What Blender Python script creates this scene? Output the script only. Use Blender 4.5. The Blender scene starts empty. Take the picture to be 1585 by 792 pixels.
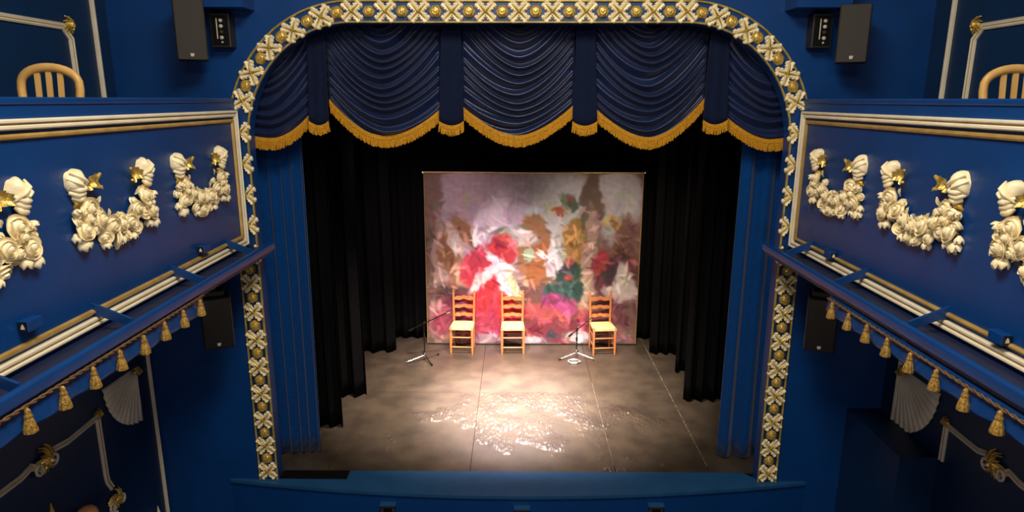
import bpy, bmesh, math, random
from math import sin, cos, pi, sqrt, exp
from mathutils import Vector, Matrix, noise
random.seed(7)
S = bpy.context.scene
COL = S.collection
# ------------------------------------------------------------------ camera
PITCH, YAW, ROLL = math.radians(13.185), math.radians(0.376), math.radians(-0.094)
cam = bpy.data.cameras.new('camera'); cam_o = bpy.data.objects.new('camera', cam); COL.objects.link(cam_o)
cam.sensor_width = 36.0; cam.lens = 36.0 * 1032.7 / 1585.0; cam.clip_start = 0.05; cam.clip_end = 100
_F = Vector((-sin(YAW)*cos(PITCH), cos(YAW)*cos(PITCH), -sin(PITCH)))
_R = Vector((cos(YAW), sin(YAW), 0)); _U = _R.cross(_F)
_R2 = _R*cos(ROLL) - _U*sin(ROLL); _U2 = _U*cos(ROLL) + _R*sin(ROLL)
cam_o.matrix_world = Matrix(((_R2.x, _U2.x, -_F.x, -0.018), (_R2.y, _U2.y, -_F.y, -6.55), (_R2.z, _U2.z, -_F.z, 4.05), (0, 0, 0, 1)))
S.camera = cam_o
# ------------------------------------------------------------------ world, exposure
S.view_settings.view_transform = 'Standard'; S.view_settings.look = 'None'
S.view_settings.exposure = 0.0; S.view_settings.gamma = 1.0; S.view_settings.use_curve_mapping = False
w = bpy.data.worlds.new('world'); S.world = w; w.use_nodes = True
w.node_tree.nodes['Background'].inputs[0].default_value = (0.05, 0.05, 0.06, 1)
w.node_tree.nodes['Background'].inputs[1].default_value = 0.3
# ------------------------------------------------------------------ house lights, stage lights and an added low fill
def area_light(name, loc, target, sx, sy, power, color):
    l = bpy.data.lights.new(name, 'AREA'); l.shape = 'RECTANGLE'; l.size = sx; l.size_y = sy; l.energy = power; l.color = color
    o = bpy.data.objects.new(name, l); COL.objects.link(o); o.location = loc
    o.rotation_euler = (Vector(target)-Vector(loc)).to_track_quat('-Z', 'Y').to_euler(); return o
def spot_light(name, loc, target, power, ang, blend, color, rad=0.06):
    l = bpy.data.lights.new(name, 'SPOT'); l.energy = power; l.spot_size = math.radians(ang); l.spot_blend = blend; l.color = color; l.shadow_soft_size = rad
    o = bpy.data.objects.new(name, l); COL.objects.link(o); o.location = loc
    o.rotation_euler = (Vector(target)-Vector(loc)).to_track_quat('-Z', 'Y').to_euler(); return o
HOUSE = (1.0, 0.86, 0.66)
area_light('house_light', (0, -3.9, 7.0), (0, -3.6, 0), 1.6, 2.2, 300, HOUSE)
area_light('low_fill_light', (0, -8.2, 1.9), (0, 0, .6), 3.4, .4, 60, (1.0, .80, .66))  # added fill behind the camera, lifts the lower side walls and apron face
area_light('house_light', (0, -8.3, 6.6), (0, -1.0, 3.2), 3.0, 0.6, 90, (1.0, 0.88, 0.72))
WARM = (1.0, 0.80, 0.66); PINK = (1.0, 0.74, 0.80)
spot_light('stage_spotlight', (-0.9, 0.75, 4.9), (-0.55, 2.35, 0), 3600, 58, 1.0, WARM)
spot_light('stage_spotlight', (0.9, 0.75, 4.9), (0.45, 2.35, 0), 3600, 58, 1.0, WARM)
spot_light('stage_spotlight', (0.0, 1.3, 4.9), (-0.1, 3.6, 0.6), 1200, 46, 1.0, PINK)
spot_light('stage_spotlight', (0.15, 3.85, 4.6), (0.0, 1.9, 0), 2600, 34, 1.0, (1.0, .86, .84), .05)
spot_light('stage_spotlight', (-0.5, 3.85, 4.6), (-0.2, 2.0, 0), 2200, 34, 1.0, (1.0, .84, .86), .05)
spot_light('stage_spotlight', (-0.1, 0.8, 4.85), (-0.1, 2.15, 0), 7500, 34, 1.0, (1.0, .85, .78))
spot_light('stage_spotlight', (-1.6, 0.9, 4.8), (-1.2, 4.0, 1.4), 420, 50, 1.0, PINK)
spot_light('stage_spotlight', (1.6, 0.9, 4.8), (1.4, 4.0, 1.0), 650, 50, 1.0, (1.0, .84, .62))
# ------------------------------------------------------------------ materials
def srgb(r, g, b):
    f = lambda c: (c/255/12.92 if c/255 <= 0.04045 else ((c/255+0.055)/1.055)**2.4)
    return (f(r), f(g), f(b), 1)
def mat(name, col, rough=0.5, metal=0.0, col2=None, nscale=8, bump=0.0, bscale=40, sheen=0.0, spec=0.5, rvar=0.0, stretch=None, coat=0.0):
    m = bpy.data.materials.new(name); m.use_nodes = True; nt = m.node_tree; b = nt.nodes['Principled BSDF']
    b.inputs['Roughness'].default_value = rough; b.inputs['Metallic'].default_value = metal
    b.inputs['Specular IOR Level'].default_value = spec; b.inputs['Coat Weight'].default_value = coat
    if sheen: b.inputs['Sheen Weight'].default_value = sheen; b.inputs['Sheen Roughness'].default_value = 0.4
    tc = nt.nodes.new('ShaderNodeTexCoord'); mp = nt.nodes.new('ShaderNodeMapping'); nt.links.new(tc.outputs['Object'], mp.inputs[0])
    if stretch: mp.inputs['Scale'].default_value = stretch
    n = nt.nodes.new('ShaderNodeTexNoise'); n.inputs['Scale'].default_value = nscale; n.inputs['Detail'].default_value = 5
    nt.links.new(mp.outputs[0], n.inputs['Vector'])
    r = nt.nodes.new('ShaderNodeValToRGB'); r.color_ramp.elements[0].position = 0.35; r.color_ramp.elements[1].position = 0.65
    c2 = col2 or tuple(c*0.82 for c in col[:3])+(1,)
    r.color_ramp.elements[0].color = col; r.color_ramp.elements[1].color = c2
    nt.links.new(n.outputs['Fac'], r.inputs[0]); nt.links.new(r.outputs[0], b.inputs['Base Color'])
    if rvar:
        mr = nt.nodes.new('ShaderNodeMapRange'); mr.inputs[3].default_value = rough-rvar; mr.inputs[4].default_value = rough+rvar
        mr.inputs[1].default_value = 0.3; mr.inputs[2].default_value = 0.7
        nt.links.new(n.outputs['Fac'], mr.inputs[0]); nt.links.new(mr.outputs[0], b.inputs['Roughness'])
    if bump:
        n2 = nt.nodes.new('ShaderNodeTexNoise'); n2.inputs['Scale'].default_value = bscale; n2.inputs['Detail'].default_value = 3
        nt.links.new(mp.outputs[0], n2.inputs['Vector'])
        bp = nt.nodes.new('ShaderNodeBump'); bp.inputs['Strength'].default_value = bump; bp.inputs['Distance'].default_value = 0.01
        nt.links.new(n2.outputs['Fac'], bp.inputs['Height']); nt.links.new(bp.outputs[0], b.inputs['Normal'])
    return m
M = {}
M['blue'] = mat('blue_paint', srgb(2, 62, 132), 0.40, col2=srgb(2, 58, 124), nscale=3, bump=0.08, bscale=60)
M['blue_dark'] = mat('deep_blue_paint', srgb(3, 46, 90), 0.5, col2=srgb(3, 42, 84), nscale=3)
M['apron'] = mat('apron_paint', srgb(24, 80, 132), 0.55, col2=srgb(20, 74, 122), nscale=5)
M['blue_velvet'] = mat('blue_velvet', srgb(3, 64, 134), 0.9, col2=srgb(3, 58, 122), nscale=30, sheen=0.25, spec=0.1)
M['navy_satin'] = mat('navy_satin', srgb(19, 36, 80), 0.36, col2=srgb(16, 31, 70), nscale=20, sheen=0.15, spec=0.5)
M['navy_shaded'] = mat('navy_shaded', srgb(13, 26, 58), 0.85, col2=srgb(11, 22, 50), nscale=20, sheen=0.1, spec=0.15)  # valance tails: the swag navy again, darker and rougher, shade put into the colour
M['black_cloth'] = mat('black_cloth', srgb(16, 16, 18), 0.95, col2=srgb(11, 11, 13), nscale=20, spec=0.05)
M['black_paint'] = mat('black_paint', srgb(12, 12, 13), 0.9, spec=0.1)
M['cream'] = mat('cream_plaster', srgb(255, 245, 212), 0.36, col2=srgb(250, 234, 190), nscale=14, bump=0.15, bscale=70)
M['white'] = mat('white_paint', srgb(240, 234, 214), 0.4, col2=srgb(228, 220, 198), nscale=6)
M['gold'] = mat('gilding', srgb(236, 206, 118), 0.28, 0.5, col2=srgb(196, 160, 66), nscale=20, bump=0.2, bscale=90)
M['gold_flat'] = mat('gold_paint', srgb(200, 168, 98), 0.4, 0.3, col2=srgb(178, 144, 78), nscale=10)
M['olive_gold'] = mat('olive_gilding', srgb(206, 184, 96), 0.35, 0.3, col2=srgb(168, 144, 66), nscale=16)
M['fringe'] = mat('gold_fringe', srgb(208, 152, 36), 0.7, col2=srgb(176, 122, 24), nscale=60, spec=0.2, sheen=0.2)
M['tassel'] = mat('tassel_thread', srgb(196, 158, 74), 0.5, 0.1, col2=srgb(116, 88, 36), nscale=90, bump=0.5, bscale=160)
M['rope'] = mat('dull_rope', srgb(120, 92, 58), 0.7, col2=srgb(88, 66, 44), nscale=60)
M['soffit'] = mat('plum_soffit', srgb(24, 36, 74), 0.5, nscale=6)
M['chair_wood'] = mat('varnished_pine', srgb(196, 128, 78), 0.35, col2=srgb(170, 104, 58), nscale=12, stretch=(1, 1, .15), coat=0.2)
M['rush'] = mat('rush_seat', srgb(228, 200, 142), 0.7, col2=srgb(204, 172, 112), nscale=70, bump=0.3, bscale=120)
M['beech'] = mat('beech_wood', srgb(224, 182, 112), 0.4, col2=srgb(210, 164, 92), nscale=10, stretch=(1, 1, .15))
M['speaker'] = mat('speaker_grille', srgb(52, 51, 48), 0.7, col2=srgb(44, 43, 41), nscale=200, bump=0.2, bscale=300)
M['speaker_body'] = mat('speaker_shell', srgb(34, 33, 35), 0.5)
M['chrome'] = mat('chrome', srgb(225, 222, 215), 0.25, 1.0)
M['knob'] = mat('pale_knob', srgb(196, 194, 186), 0.5)
M['black_metal'] = mat('black_metal', srgb(24, 23, 24), 0.35, 0.4)
M['socket_face'] = mat('socket_face', srgb(20, 22, 34), 0.4)
M['brown_box'] = mat('brown_box', srgb(66, 44, 48), 0.6)
M['globe'] = mat('peach_glass', srgb(240, 170, 120), 0.3)
M['tape'] = mat('seam_tape', srgb(120, 108, 92), 0.5, col2=srgb(66, 58, 52), nscale=16)
M['house_floor'] = mat('dark_carpet', srgb(22, 26, 44), 0.95)
M['ceiling'] = mat('ceiling_paint', srgb(60, 80, 120), 0.9)
def floor_mat(name, buckle):
    m = mat(name, srgb(76, 67, 56), 0.36, col2=srgb(58, 51, 44), nscale=3.2, spec=0.5)
    nt = m.node_tree; b = nt.nodes['Principled BSDF']; tc = nt.nodes.new('ShaderNodeTexCoord')
    # scuffs: fine speckle mixed into colour and roughness
    n = nt.nodes.new('ShaderNodeTexNoise'); n.inputs['Scale'].default_value = 22; n.inputs['Detail'].default_value = 8; n.inputs['Roughness'].default_value = 0.7
    mp = nt.nodes.new('ShaderNodeMapping'); mp.inputs['Scale'].default_value = (1, 2.2, 1); nt.links.new(tc.outputs['Object'], mp.inputs[0]); nt.links.new(mp.outputs[0], n.inputs['Vector'])
    r = nt.nodes.new('ShaderNodeMapRange'); r.inputs[1].default_value = .35; r.inputs[2].default_value = .7; r.inputs[3].default_value = .50; r.inputs[4].default_value = .32
    nt.links.new(n.outputs['Fac'], r.inputs[0]); nt.links.new(r.outputs[0], b.inputs['Roughness'])
    old = b.inputs['Base Color'].links[0].from_socket
    mx = nt.nodes.new('ShaderNodeMix'); mx.data_type = 'RGBA'; mx.blend_type = 'OVERLAY'; mx.inputs[0].default_value = 0.35
    nt.links.new(old, mx.inputs[6]); nt.links.new(n.outputs['Fac'], mx.inputs[7]); nt.links.new(mx.outputs[2], b.inputs['Base Color'])
    b.inputs['Coat Weight'].default_value = 1.0 if buckle else .4; b.inputs['Coat Roughness'].default_value = 0.16 if buckle else .3
    if buckle:      # dents and buckles in the front sheets: broken glints
        def nz(scale, sc, det, pos=(0, 0, 0)):
            n_ = nt.nodes.new('ShaderNodeTexNoise'); n_.inputs['Scale'].default_value = scale; n_.inputs['Detail'].default_value = det
            mp_ = nt.nodes.new('ShaderNodeMapping'); mp_.inputs['Scale'].default_value = sc; mp_.inputs['Location'].default_value = pos
            nt.links.new(tc.outputs['Object'], mp_.inputs[0]); nt.links.new(mp_.outputs[0], n_.inputs['Vector']); return n_
        dent = nz(17, (1.7, .7, 1), .8); mask = nz(1.9, (1, .8, 1), 2.5, (3.3, 1.7, 0))
        mr = nt.nodes.new('ShaderNodeMapRange'); mr.inputs[1].default_value = .44; mr.inputs[2].default_value = .60
        vd = nt.nodes.new('ShaderNodeVectorMath'); vd.operation = 'DISTANCE'; vd.inputs[1].default_value = (.25, 1.75, 0)     # the trodden middle of the sheets
        nt.links.new(tc.outputs['Object'], vd.inputs[0]); fr_ = nt.nodes.new('ShaderNodeMapRange'); fr_.inputs[1].default_value = .5; fr_.inputs[2].default_value = 1.9; fr_.inputs[3].default_value = .07; fr_.inputs[4].default_value = -.2
        nt.links.new(vd.outputs['Value'], fr_.inputs[0]); ad = nt.nodes.new('ShaderNodeMath'); ad.operation = 'ADD'
        nt.links.new(mask.outputs['Fac'], ad.inputs[0]); nt.links.new(fr_.outputs[0], ad.inputs[1]); nt.links.new(ad.outputs[0], mr.inputs[0])
        mu = nt.nodes.new('ShaderNodeMath'); mu.operation = 'MULTIPLY'; nt.links.new(dent.outputs['Fac'], mu.inputs[0]); nt.links.new(mr.outputs[0], mu.inputs[1])
        bp = nt.nodes.new('ShaderNodeBump'); bp.inputs['Strength'].default_value = 1.0; bp.inputs['Distance'].default_value = 0.09
        nt.links.new(mu.outputs[0], bp.inputs['Height']); nt.links.new(bp.outputs[0], b.inputs['Coat Normal'])
    return m
M['vinyl'] = floor_mat('scuffed_vinyl', False); M['vinyl_buckled'] = floor_mat('buckled_vinyl', True)
# ------------------------------------------------------------------ mesh helpers
class MB:
    def __init__(s, off=(0, 0, 0)): s.v = []; s.f = []; s.o = Vector(off)
    def add(s, vs, fs):
        n = len(s.v); s.v += [tuple(Vector(v)-s.o) for v in vs]; s.f += [tuple(i+n for i in f) for f in fs]; return s
    def box(s, a, b):
        x0, y0, z0 = a; x1, y1, z1 = b
        return s.add([(x0,y0,z0),(x1,y0,z0),(x1,y1,z0),(x0,y1,z0),(x0,y0,z1),(x1,y0,z1),(x1,y1,z1),(x0,y1,z1)],
              [(0,3,2,1),(4,5,6,7),(0,1,5,4),(1,2,6,5),(2,3,7,6),(3,0,4,7)])
    def bev(s, a, b, r=0.01):      # box with chamfered long edges (all 12 by three crossed slabs in one hull)
        x0, y0, z0 = a; x1, y1, z1 = b; c = Vector(((x0+x1)/2, (y0+y1)/2, (z0+z1)/2)); h = (abs(x1-x0)/2, abs(y1-y0)/2, abs(z1-z0)/2)
        bm = bmesh.new(); bmesh.ops.create_cube(bm, size=2)
        for v in bm.verts: v.co = Vector((v.co.x*h[0], v.co.y*h[1], v.co.z*h[2]))
        bmesh.ops.bevel(bm, geom=bm.edges[:], offset=min(r, min(h)*.8), segments=2, affect='EDGES', profile=.5)
        bm.verts.index_update(); s.add([v.co+c for v in bm.verts], [[v.index for v in f.verts] for f in bm.faces]); bm.free(); return s
    def tube(s, pts, r, n=8, cap=True, up=None, flat=1.0, twist=0):
        pts = [Vector(p) for p in pts]; vs = []; fs = []
        t0 = (pts[1]-pts[0]).normalized(); a = Vector(up) if up else (Vector((0, 0, 1)) if abs(t0.z) < .9 else Vector((1, 0, 0)))
        for i, p in enumerate(pts):
            t = (pts[min(i+1, len(pts)-1)]-pts[max(i-1, 0)]).normalized()
            u = (a - t*a.dot(t)).normalized(); v = t.cross(u); a = u
            rr = r[i] if isinstance(r, (list, tuple)) else r
            for k in range(n):
                q = 2*pi*(k+.5)/n + twist*i
                vs.append(p + u*cos(q)*rr + v*sin(q)*rr*flat)
        for i in range(len(pts)-1):
            for k in range(n): fs.append((i*n+k, i*n+(k+1) % n, (i+1)*n+(k+1) % n, (i+1)*n+k))
        if cap: fs.append(tuple(range(n))[::-1]); fs.append(tuple((len(pts)-1)*n+k for k in range(n)))
        return s.add(vs, fs)
    def lathe(s, prof, c, axis='z', n=16, rib=0, ribn=0):
        vs = []; fs = []; c = Vector(c)
        for (r, h) in prof:
            for k in range(n):
                q = 2*pi*k/n; rr = r*(1+(rib*cos(q*ribn) if ribn else 0))
                d = (rr*cos(q), rr*sin(q), h)
                vs.append(c+Vector(d if axis == 'z' else ((d[0], d[2], d[1]) if axis == 'y' else (d[2], d[0], d[1]))))
        for i in range(len(prof)-1):
            for k in range(n): fs.append((i*n+k, i*n+(k+1) % n, (i+1)*n+(k+1) % n, (i+1)*n+k))
        fs.append(tuple(range(n))[::-1]); fs.append(tuple((len(prof)-1)*n+k for k in range(n)))
        return s.add(vs, fs)
    def prism(s, poly, a, b, ax='y'):   # polygon in the other two axes, extruded from a to b
        def P(p, d): return {'y': (p[0], d, p[1]), 'x': (d, p[0], p[1]), 'z': (p[0], p[1], d)}[ax]
        n = len(poly); vs = [P(p, a) for p in poly]+[P(p, b) for p in poly]
        return s.add(vs, [tuple(range(n)), tuple(range(2*n-1, n-1, -1))]+[(i, (i+1) % n, n+(i+1) % n, n+i) for i in range(n)])
    def grid(s, fn, nu, nv, thick=None):
        vs = [fn(i/nu, j/nv) for j in range(nv+1) for i in range(nu+1)]; W = nu+1
        fs = [(j*W+i, j*W+i+1, (j+1)*W+i+1, (j+1)*W+i) for j in range(nv) for i in range(nu)]
        if thick:
            n = len(vs); t = Vector(thick); vs = vs+[Vector(v)+t for v in vs]; fs = fs+[tuple(n+i for i in f[::-1]) for f in fs]
            ring = [i for i in range(nu+1)]+[j*W+nu for j in range(1, nv+1)]+[nv*W+i for i in range(nu-1, -1, -1)]+[j*W for j in range(nv-1, 0, -1)]
            for k in range(len(ring)): a, b = ring[k], ring[(k+1) % len(ring)]; fs.append((a, n+a, n+b, b))
        return s.add(vs, fs)
    def build(s, name, m, parent=None, smooth=False, loc=None):
        me = bpy.data.meshes.new(name); me.from_pydata(s.v, [], s.f); me.update()
        bm = bmesh.new(); bm.from_mesh(me); bmesh.ops.recalc_face_normals(bm, faces=bm.faces[:]); bm.to_mesh(me); bm.free()
        if smooth:
            me.polygons.foreach_set('use_smooth', [True]*len(me.polygons))
            if smooth != 'all': me.set_sharp_from_angle(angle=math.radians(smooth if smooth is not True else 40))
        me.materials.append(M[m] if isinstance(m, str) else m)
        o = bpy.data.objects.new(name, me); COL.objects.link(o)
        if parent: o.parent = parent
        if loc is not None: o.location = loc
        return o
def thing(name, label, cat, loc=(0, 0, 0), rz=0, group=None):
    o = bpy.data.objects.new(name, None); COL.objects.link(o); o.location = loc; o.rotation_euler = (0, 0, rz); o.empty_display_size = .1
    return tag(o, label, cat, group)
def tag(o, label, cat, group=None):
    o['label'] = label; o['category'] = cat
    if group: o['group'] = group
    return o
def struct(o): o['kind'] = 'structure'; return o
def stuff(o): o['kind'] = 'stuff'; return o
def copy_obj(o, parent=None):
    c = o.copy(); COL.objects.link(c); c.parent = parent; return c
def copy_tree(o, parent=None):
    c = copy_obj(o, parent)
    for ch in list(o.children): copy_tree(ch, c)
    return c
def rect_sweep(s, pts, prof, nrm, closed=False):
    """sweep a 2-D profile [(side, out)] along pts lying in a plane of normal nrm, mitred"""
    N = Vector(nrm); P = [Vector(p) for p in pts]; n = len(P); vs = []; m = len(prof)
    for i in range(n):
        if closed: a, b = P[i-1], P[(i+1) % n]
        else: a, b = P[max(i-1, 0)], P[min(i+1, n-1)]
        d1 = (P[i]-a).normalized() if (P[i]-a).length > 1e-9 else (b-P[i]).normalized()
        d2 = (b-P[i]).normalized() if (b-P[i]).length > 1e-9 else d1
        t = (d1+d2).normalized(); sd = N.cross(t); k = 1/max(.4, t.dot(d1))
        for (q, h) in prof: vs.append(P[i]+sd*q*k+N*h)
    fs = []
    for i in range(n if closed else n-1):
        j = (i+1) % n
        for k in range(m): fs.append((i*m+k, i*m+(k+1) % m, j*m+(k+1) % m, j*m+k))
    if not closed: fs += [tuple(range(m)), tuple((n-1)*m+k for k in range(m))]
    return s.add(vs, fs)
# ------------------------------------------------------------------ the room
AC, AA, AB = 1.56, 1.16, 1.24        # arch centre x, semi axes of the ornament's centre line
AZ = 3.605
def arch_pt(th, off=0.0, side=-1):   # th 0 at the springing, pi/2 at the top
    x, z = AA*cos(th), AB*sin(th); nx, nz = cos(th)/AA, sin(th)/AB; l = sqrt(nx*nx+nz*nz)
    return (side*(AC+x+nx/l*off), AZ+z+nz/l*off)
def arch_path(off, z0=0.0, side_only=None, n=20):
    L = [(-AC-AA-off, z0)]+[arch_pt(i/n*pi/2, off) for i in range(n+1)]
    R = [(-x, z) for (x, z) in L[::-1]]
    return L+R
IN = -0.105
pts = arch_path(IN)
mb = MB(); XW = 4.1; ZT = 7.2; ZB = -0.95; Y1 = 0.14
P = [(-AC-AA-IN, ZB)]+pts+[(AC+AA+IN, ZB)]
mb.box((-XW, 0, ZB), (-AC-AA-IN, Y1, AZ)); mb.box((AC+AA+IN, 0, ZB), (XW, Y1, AZ)); 
mb.box((-XW, 0, AZ), (-AC-AA-IN, Y1, ZT)); mb.box((AC+AA+IN, 0, AZ), (XW, Y1, ZT))
ring = [p for p in pts if p[1] >= AZ-1e-6]
for a, b in zip(ring[:-1], ring[1:]):
    if abs(a[0]-b[0]) < 1e-6: continue
    mb.add([(a[0],0,a[1]),(b[0],0,b[1]),(b[0],0,ZT),(a[0],0,ZT),(a[0],Y1,a[1]),(b[0],Y1,b[1]),(b[0],Y1,ZT),(a[0],Y1,ZT)],
           [(0,1,2,3),(7,6,5,4),(0,4,5,1),(3,2,6,7)])
struct(mb.build('wall_front', 'blue'))
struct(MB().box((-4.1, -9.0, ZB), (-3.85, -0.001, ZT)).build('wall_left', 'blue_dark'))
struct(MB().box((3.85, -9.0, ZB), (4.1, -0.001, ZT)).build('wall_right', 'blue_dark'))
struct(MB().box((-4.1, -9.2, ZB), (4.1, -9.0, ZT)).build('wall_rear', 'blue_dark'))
struct(MB().box((-4.1, -9.2, ZT), (4.1, 0.14, ZT+.15)).build('ceiling', 'ceiling'))
struct(MB().box((-4.1, -9.2, ZB-.15), (4.1, 0.0, ZB)).build('floor', 'house_floor'))
# stage house
struct(MB().box((-4.2, 5.0, -.9), (4.2, 5.15, 6.2)).build('wall_stage_back', 'black_paint'))
struct(MB().box((-4.25, .14, -.9), (-4.1, 5.15, 6.2)).build('wall_stage_left', 'black_paint'))
struct(MB().box((4.1, .14, -.9), (4.25, 5.15, 6.2)).build('wall_stage_right', 'black_paint'))
struct(MB().box((-4.25, .14, 6.2), (4.25, 5.15, 6.3)).build('ceiling_stage', 'black_paint'))
# stage floor: vinyl sheets on the deck, taped seams
deck = struct(MB().box((-4.1, .14, -.25), (4.1, 5.0, -.012)).build('stage_floor', 'black_paint'))
xs = [-4.09, -2.13, -.53, 1.1, 2.155, 4.09]
for i in range(5):
    a, b = xs[i], xs[i+1]
    y0 = .17 if i else .145
    if i in (1, 2, 3):
        MB().box((a+.003, y0, -.012), (b-.003, 2.245, 0)).build('vinyl_sheet', 'vinyl_buckled', deck)
        MB().box((a+.003, 2.25, -.012), (b-.003, 4.9, 0)).build('vinyl_sheet', 'vinyl', deck)
    else: MB().box((a+.003, y0, -.012), (b-.003, 4.9, 0)).build('vinyl_sheet', 'vinyl', deck)
MB().box((-2.13-.012, .3, 0), (-2.13+.012, 4.8, .0015)).build('seam_tape', 'vinyl', deck)
MB().box((2.155-.008, .3, 0), (2.155+.008, 4.8, .002)).build('seam_tape', 'tape', deck)
MB().box((1.1-.004, .3, 0), (1.1+.003, 2.6, .0015)).build('seam_tape', 'tape', deck)
MB().box((-.5, 2.24, 0), (2.14, 2.25, .0012)).build('seam_tape', 'vinyl', deck)
MB().box((-AC-AA-IN+.003, .0, -.1), (-1.87, .17, 0.003)).build('vinyl_offcut', 'black_paint', deck)
# apron with a bowed front edge
def bow(x): return -.02-.29*max(0.0, 1-(x/3.14)**2)
n = 40; X = [-3.14+6.28*i/n for i in range(n+1)]
mb = MB(); top = [(x, bow(x)) for x in X]
vs = [(x, y, 0) for x, y in top]+[(x, .17 if abs(x) < 2.6 else -.001, 0) for x, y in top]; vs += [(x, y, z-.035) for x, y, z in vs]
N2 = n+1
fs = [(i, i+1, N2+i+1, N2+i) for i in range(n)]+[(2*N2+i+1, 2*N2+i, 3*N2+i, 3*N2+i+1) for i in range(n)]+[(i+1, i, 2*N2+i, 2*N2+i+1) for i in range(n)]+[(N2+i, N2+i+1, 3*N2+i+1, 3*N2+i) for i in range(n)]
fs += [(0, N2, 3*N2, 2*N2), (n, 2*N2+n, 3*N2+n, N2+n)]
apron = mb.add(vs, fs).build('stage_apron', 'apron'); struct(apron)
vs = [(x, y+.02, -.035) for x, y in top]+[(x, y+.02, ZB) for x, y in top]+[(x, y+.06, -.035) for x, y in top]+[(x, y+.06, ZB) for x, y in top]
MB().add(vs, [(i+1, i, N2+i, N2+i+1) for i in range(n)]+[(2*N2+i, 2*N2+i+1, 3*N2+i+1, 3*N2+i) for i in range(n)]+[(i, i+1, 2*N2+i+1, 2*N2+i) for i in range(n)]).build('apron_face', 'blue', apron)
struct(MB().box((-2.62, .02, ZB), (2.62, .14, -.04)).build('wall_under_stage', 'blue_dark'))
for x, lb in ((-1.37, 'left'), (.05, 'middle'), (1.47, 'right')):
    t = thing('vent_box', {'left': 'small brown square box with blue top on the stage front, leftmost of three', 'middle': 'small brown square box low on the stage front at its centre', 'right': 'small brown square box with blue top on the stage front, rightmost of three'}[lb], 'box', (x, bow(x)+.02, -.28), 0, 'boxes on the stage front')
    MB().bev((-.07, -.06, 0), (.07, .0, .15), .006).build('housing', 'brown_box', t)
    MB().box((-.085, -.075, .15), (.085, 0, .162)).build('lid', 'apron', t)
    MB().box((-.045, -.065, .03), (.045, -.058, .12)).build('opening', 'black_paint', t)
# dark blue boxed-in corner on the right
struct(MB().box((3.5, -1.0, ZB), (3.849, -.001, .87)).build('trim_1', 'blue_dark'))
# blue casings high on the front wall
for i, sx in ((2, -1), (3, 1)):
    struct(MB().box((min(sx*2.46, sx*2.95), -.28, 4.85), (max(sx*2.46, sx*2.95), -.001, 5.3)).build('trim_%d' % i, 'blue'))
# ------------------------------------------------------------------ proscenium frame
def leaf_cross(half=False):
    """scalloped four-armed acanthus cross, x-z plane, facing -y; R about 0.1"""
    mb = MB(); gd = MB(); nr = 6
    for q in range(4):
        a0 = pi/4+q*pi/2
        if half and cos(a0) < 0: continue
        d = Vector((cos(a0), 0, sin(a0))); s = Vector((-sin(a0), 0, cos(a0)))
        # half widths along the arm with three lobes and two curled tips
        prof = [(.0, .016), (.020, .034), (.030, .028), (.044, .042), (.054, .034), (.068, .048), (.080, .038), (.094, .050), (.110, .050), (.122, .036), (.130, .016)]
        vs = []; fs = []
        for i, (r, hw) in enumerate(prof):
            for k in range(7):
                u = (k-3)/3
                notch = .018*max(0, 1-abs(u)*2.6) if i >= len(prof)-3 else 0
                h = .008+.022*(1-(abs(u)-.55)**2*2.2)*min(1, .4+r/.06)
                if i == len(prof)-1 or abs(u) > .95: h = .0
                vs.append(d*(r-notch)+s*hw*u+Vector((0, -h, 0)))
        for i in range(len(prof)-1):
            for k in range(6): fs.append((i*7+k, i*7+k+1, (i+1)*7+k+1, (i+1)*7+k))
        mb.add(vs, fs)
        for sg in (-1, 1):
            mb.lathe([(.004, -.034), (.012, -.030), (.016, -.018), (.015, 0)], d*.108+s*sg*.030, 'y', 8)
            mb.lathe([(.003, -.030), (.009, -.026), (.012, -.012), (.012, 0)], d*.068+s*sg*.034, 'y', 7)
        gd.tube([d*.0+Vector((0, -.022, 0)), d*.03+Vector((0, -.026, 0)), d*.06+Vector((0, -.022, 0)), d*.10+Vector((0, -.020, 0))], [.014, .012, .009, .004], 6)
    gd.lathe([(.003, -.04), (.012, -.036), (.018, -.02), (.018, 0)], (0.004 if half else 0, 0, 0), 'y', 10)
    return mb, gd
def rosette():
    mb = MB(); n = 32; prof = [(.004, -.058), (.014, -.056), (.018, -.048), (.024, -.050), (.038, -.044), (.044, -.034), (.048, -.030), (.057, -.014), (.058, 0)]
    vs = []; fs = []
    for i, (r, h) in enumerate(prof):
        for k in range(n):
            q = 2*pi*k/n; rr = r*(1+.05*cos(6*q+(pi if i > 5 else 0))*(1 if i > 1 else 0)); vs.append((rr*cos(q), h, rr*sin(q)))
    for i in range(len(prof)-1):
        for k in range(n): fs.append((i*n+k, i*n+(k+1) % n, (i+1)*n+(k+1) % n, (i+1)*n+k))
    fs.append(tuple(range(n))); return mb.add(vs, fs)
frame = thing('proscenium_frame', 'arched blue stage surround set with cream acanthus crosses and gold rosettes', 'arch', (0, 0, 0))
prof = [(-.009, 0), (-.009, .014), (-.004, .022), (.004, .022), (.009, .014), (.009, 0)]
mb = MB(); rect_sweep(mb, [(x, -.001, z) for x, z in arch_path(-.094, 0.0)], prof, (0, -1, 0)); mb.build('inner_gold_moulding', 'olive_gold', frame, 30)
op = arch_path(.094, 4.06); mb = MB(); rect_sweep(mb, [(x, -.001, z) for x, z in op], prof, (0, -1, 0)); mb.build('outer_gold_moulding', 'olive_gold', frame, 30)
for sx in (-1, 1):
    mb = MB(); rect_sweep(mb, [(sx*(AC+AA+.094), -.001, 0.0), (sx*(AC+AA+.094), -.001, 2.5)], prof, (0, -1, 0)); mb.build('outer_gold_moulding', 'olive_gold', frame, 30)
    MB().box((sx*(AC+AA)-.085, -.006, 0), (sx*(AC+AA)+.085, -.0005, 2.5)).build('backing_strip', 'blue_dark', frame)
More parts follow.
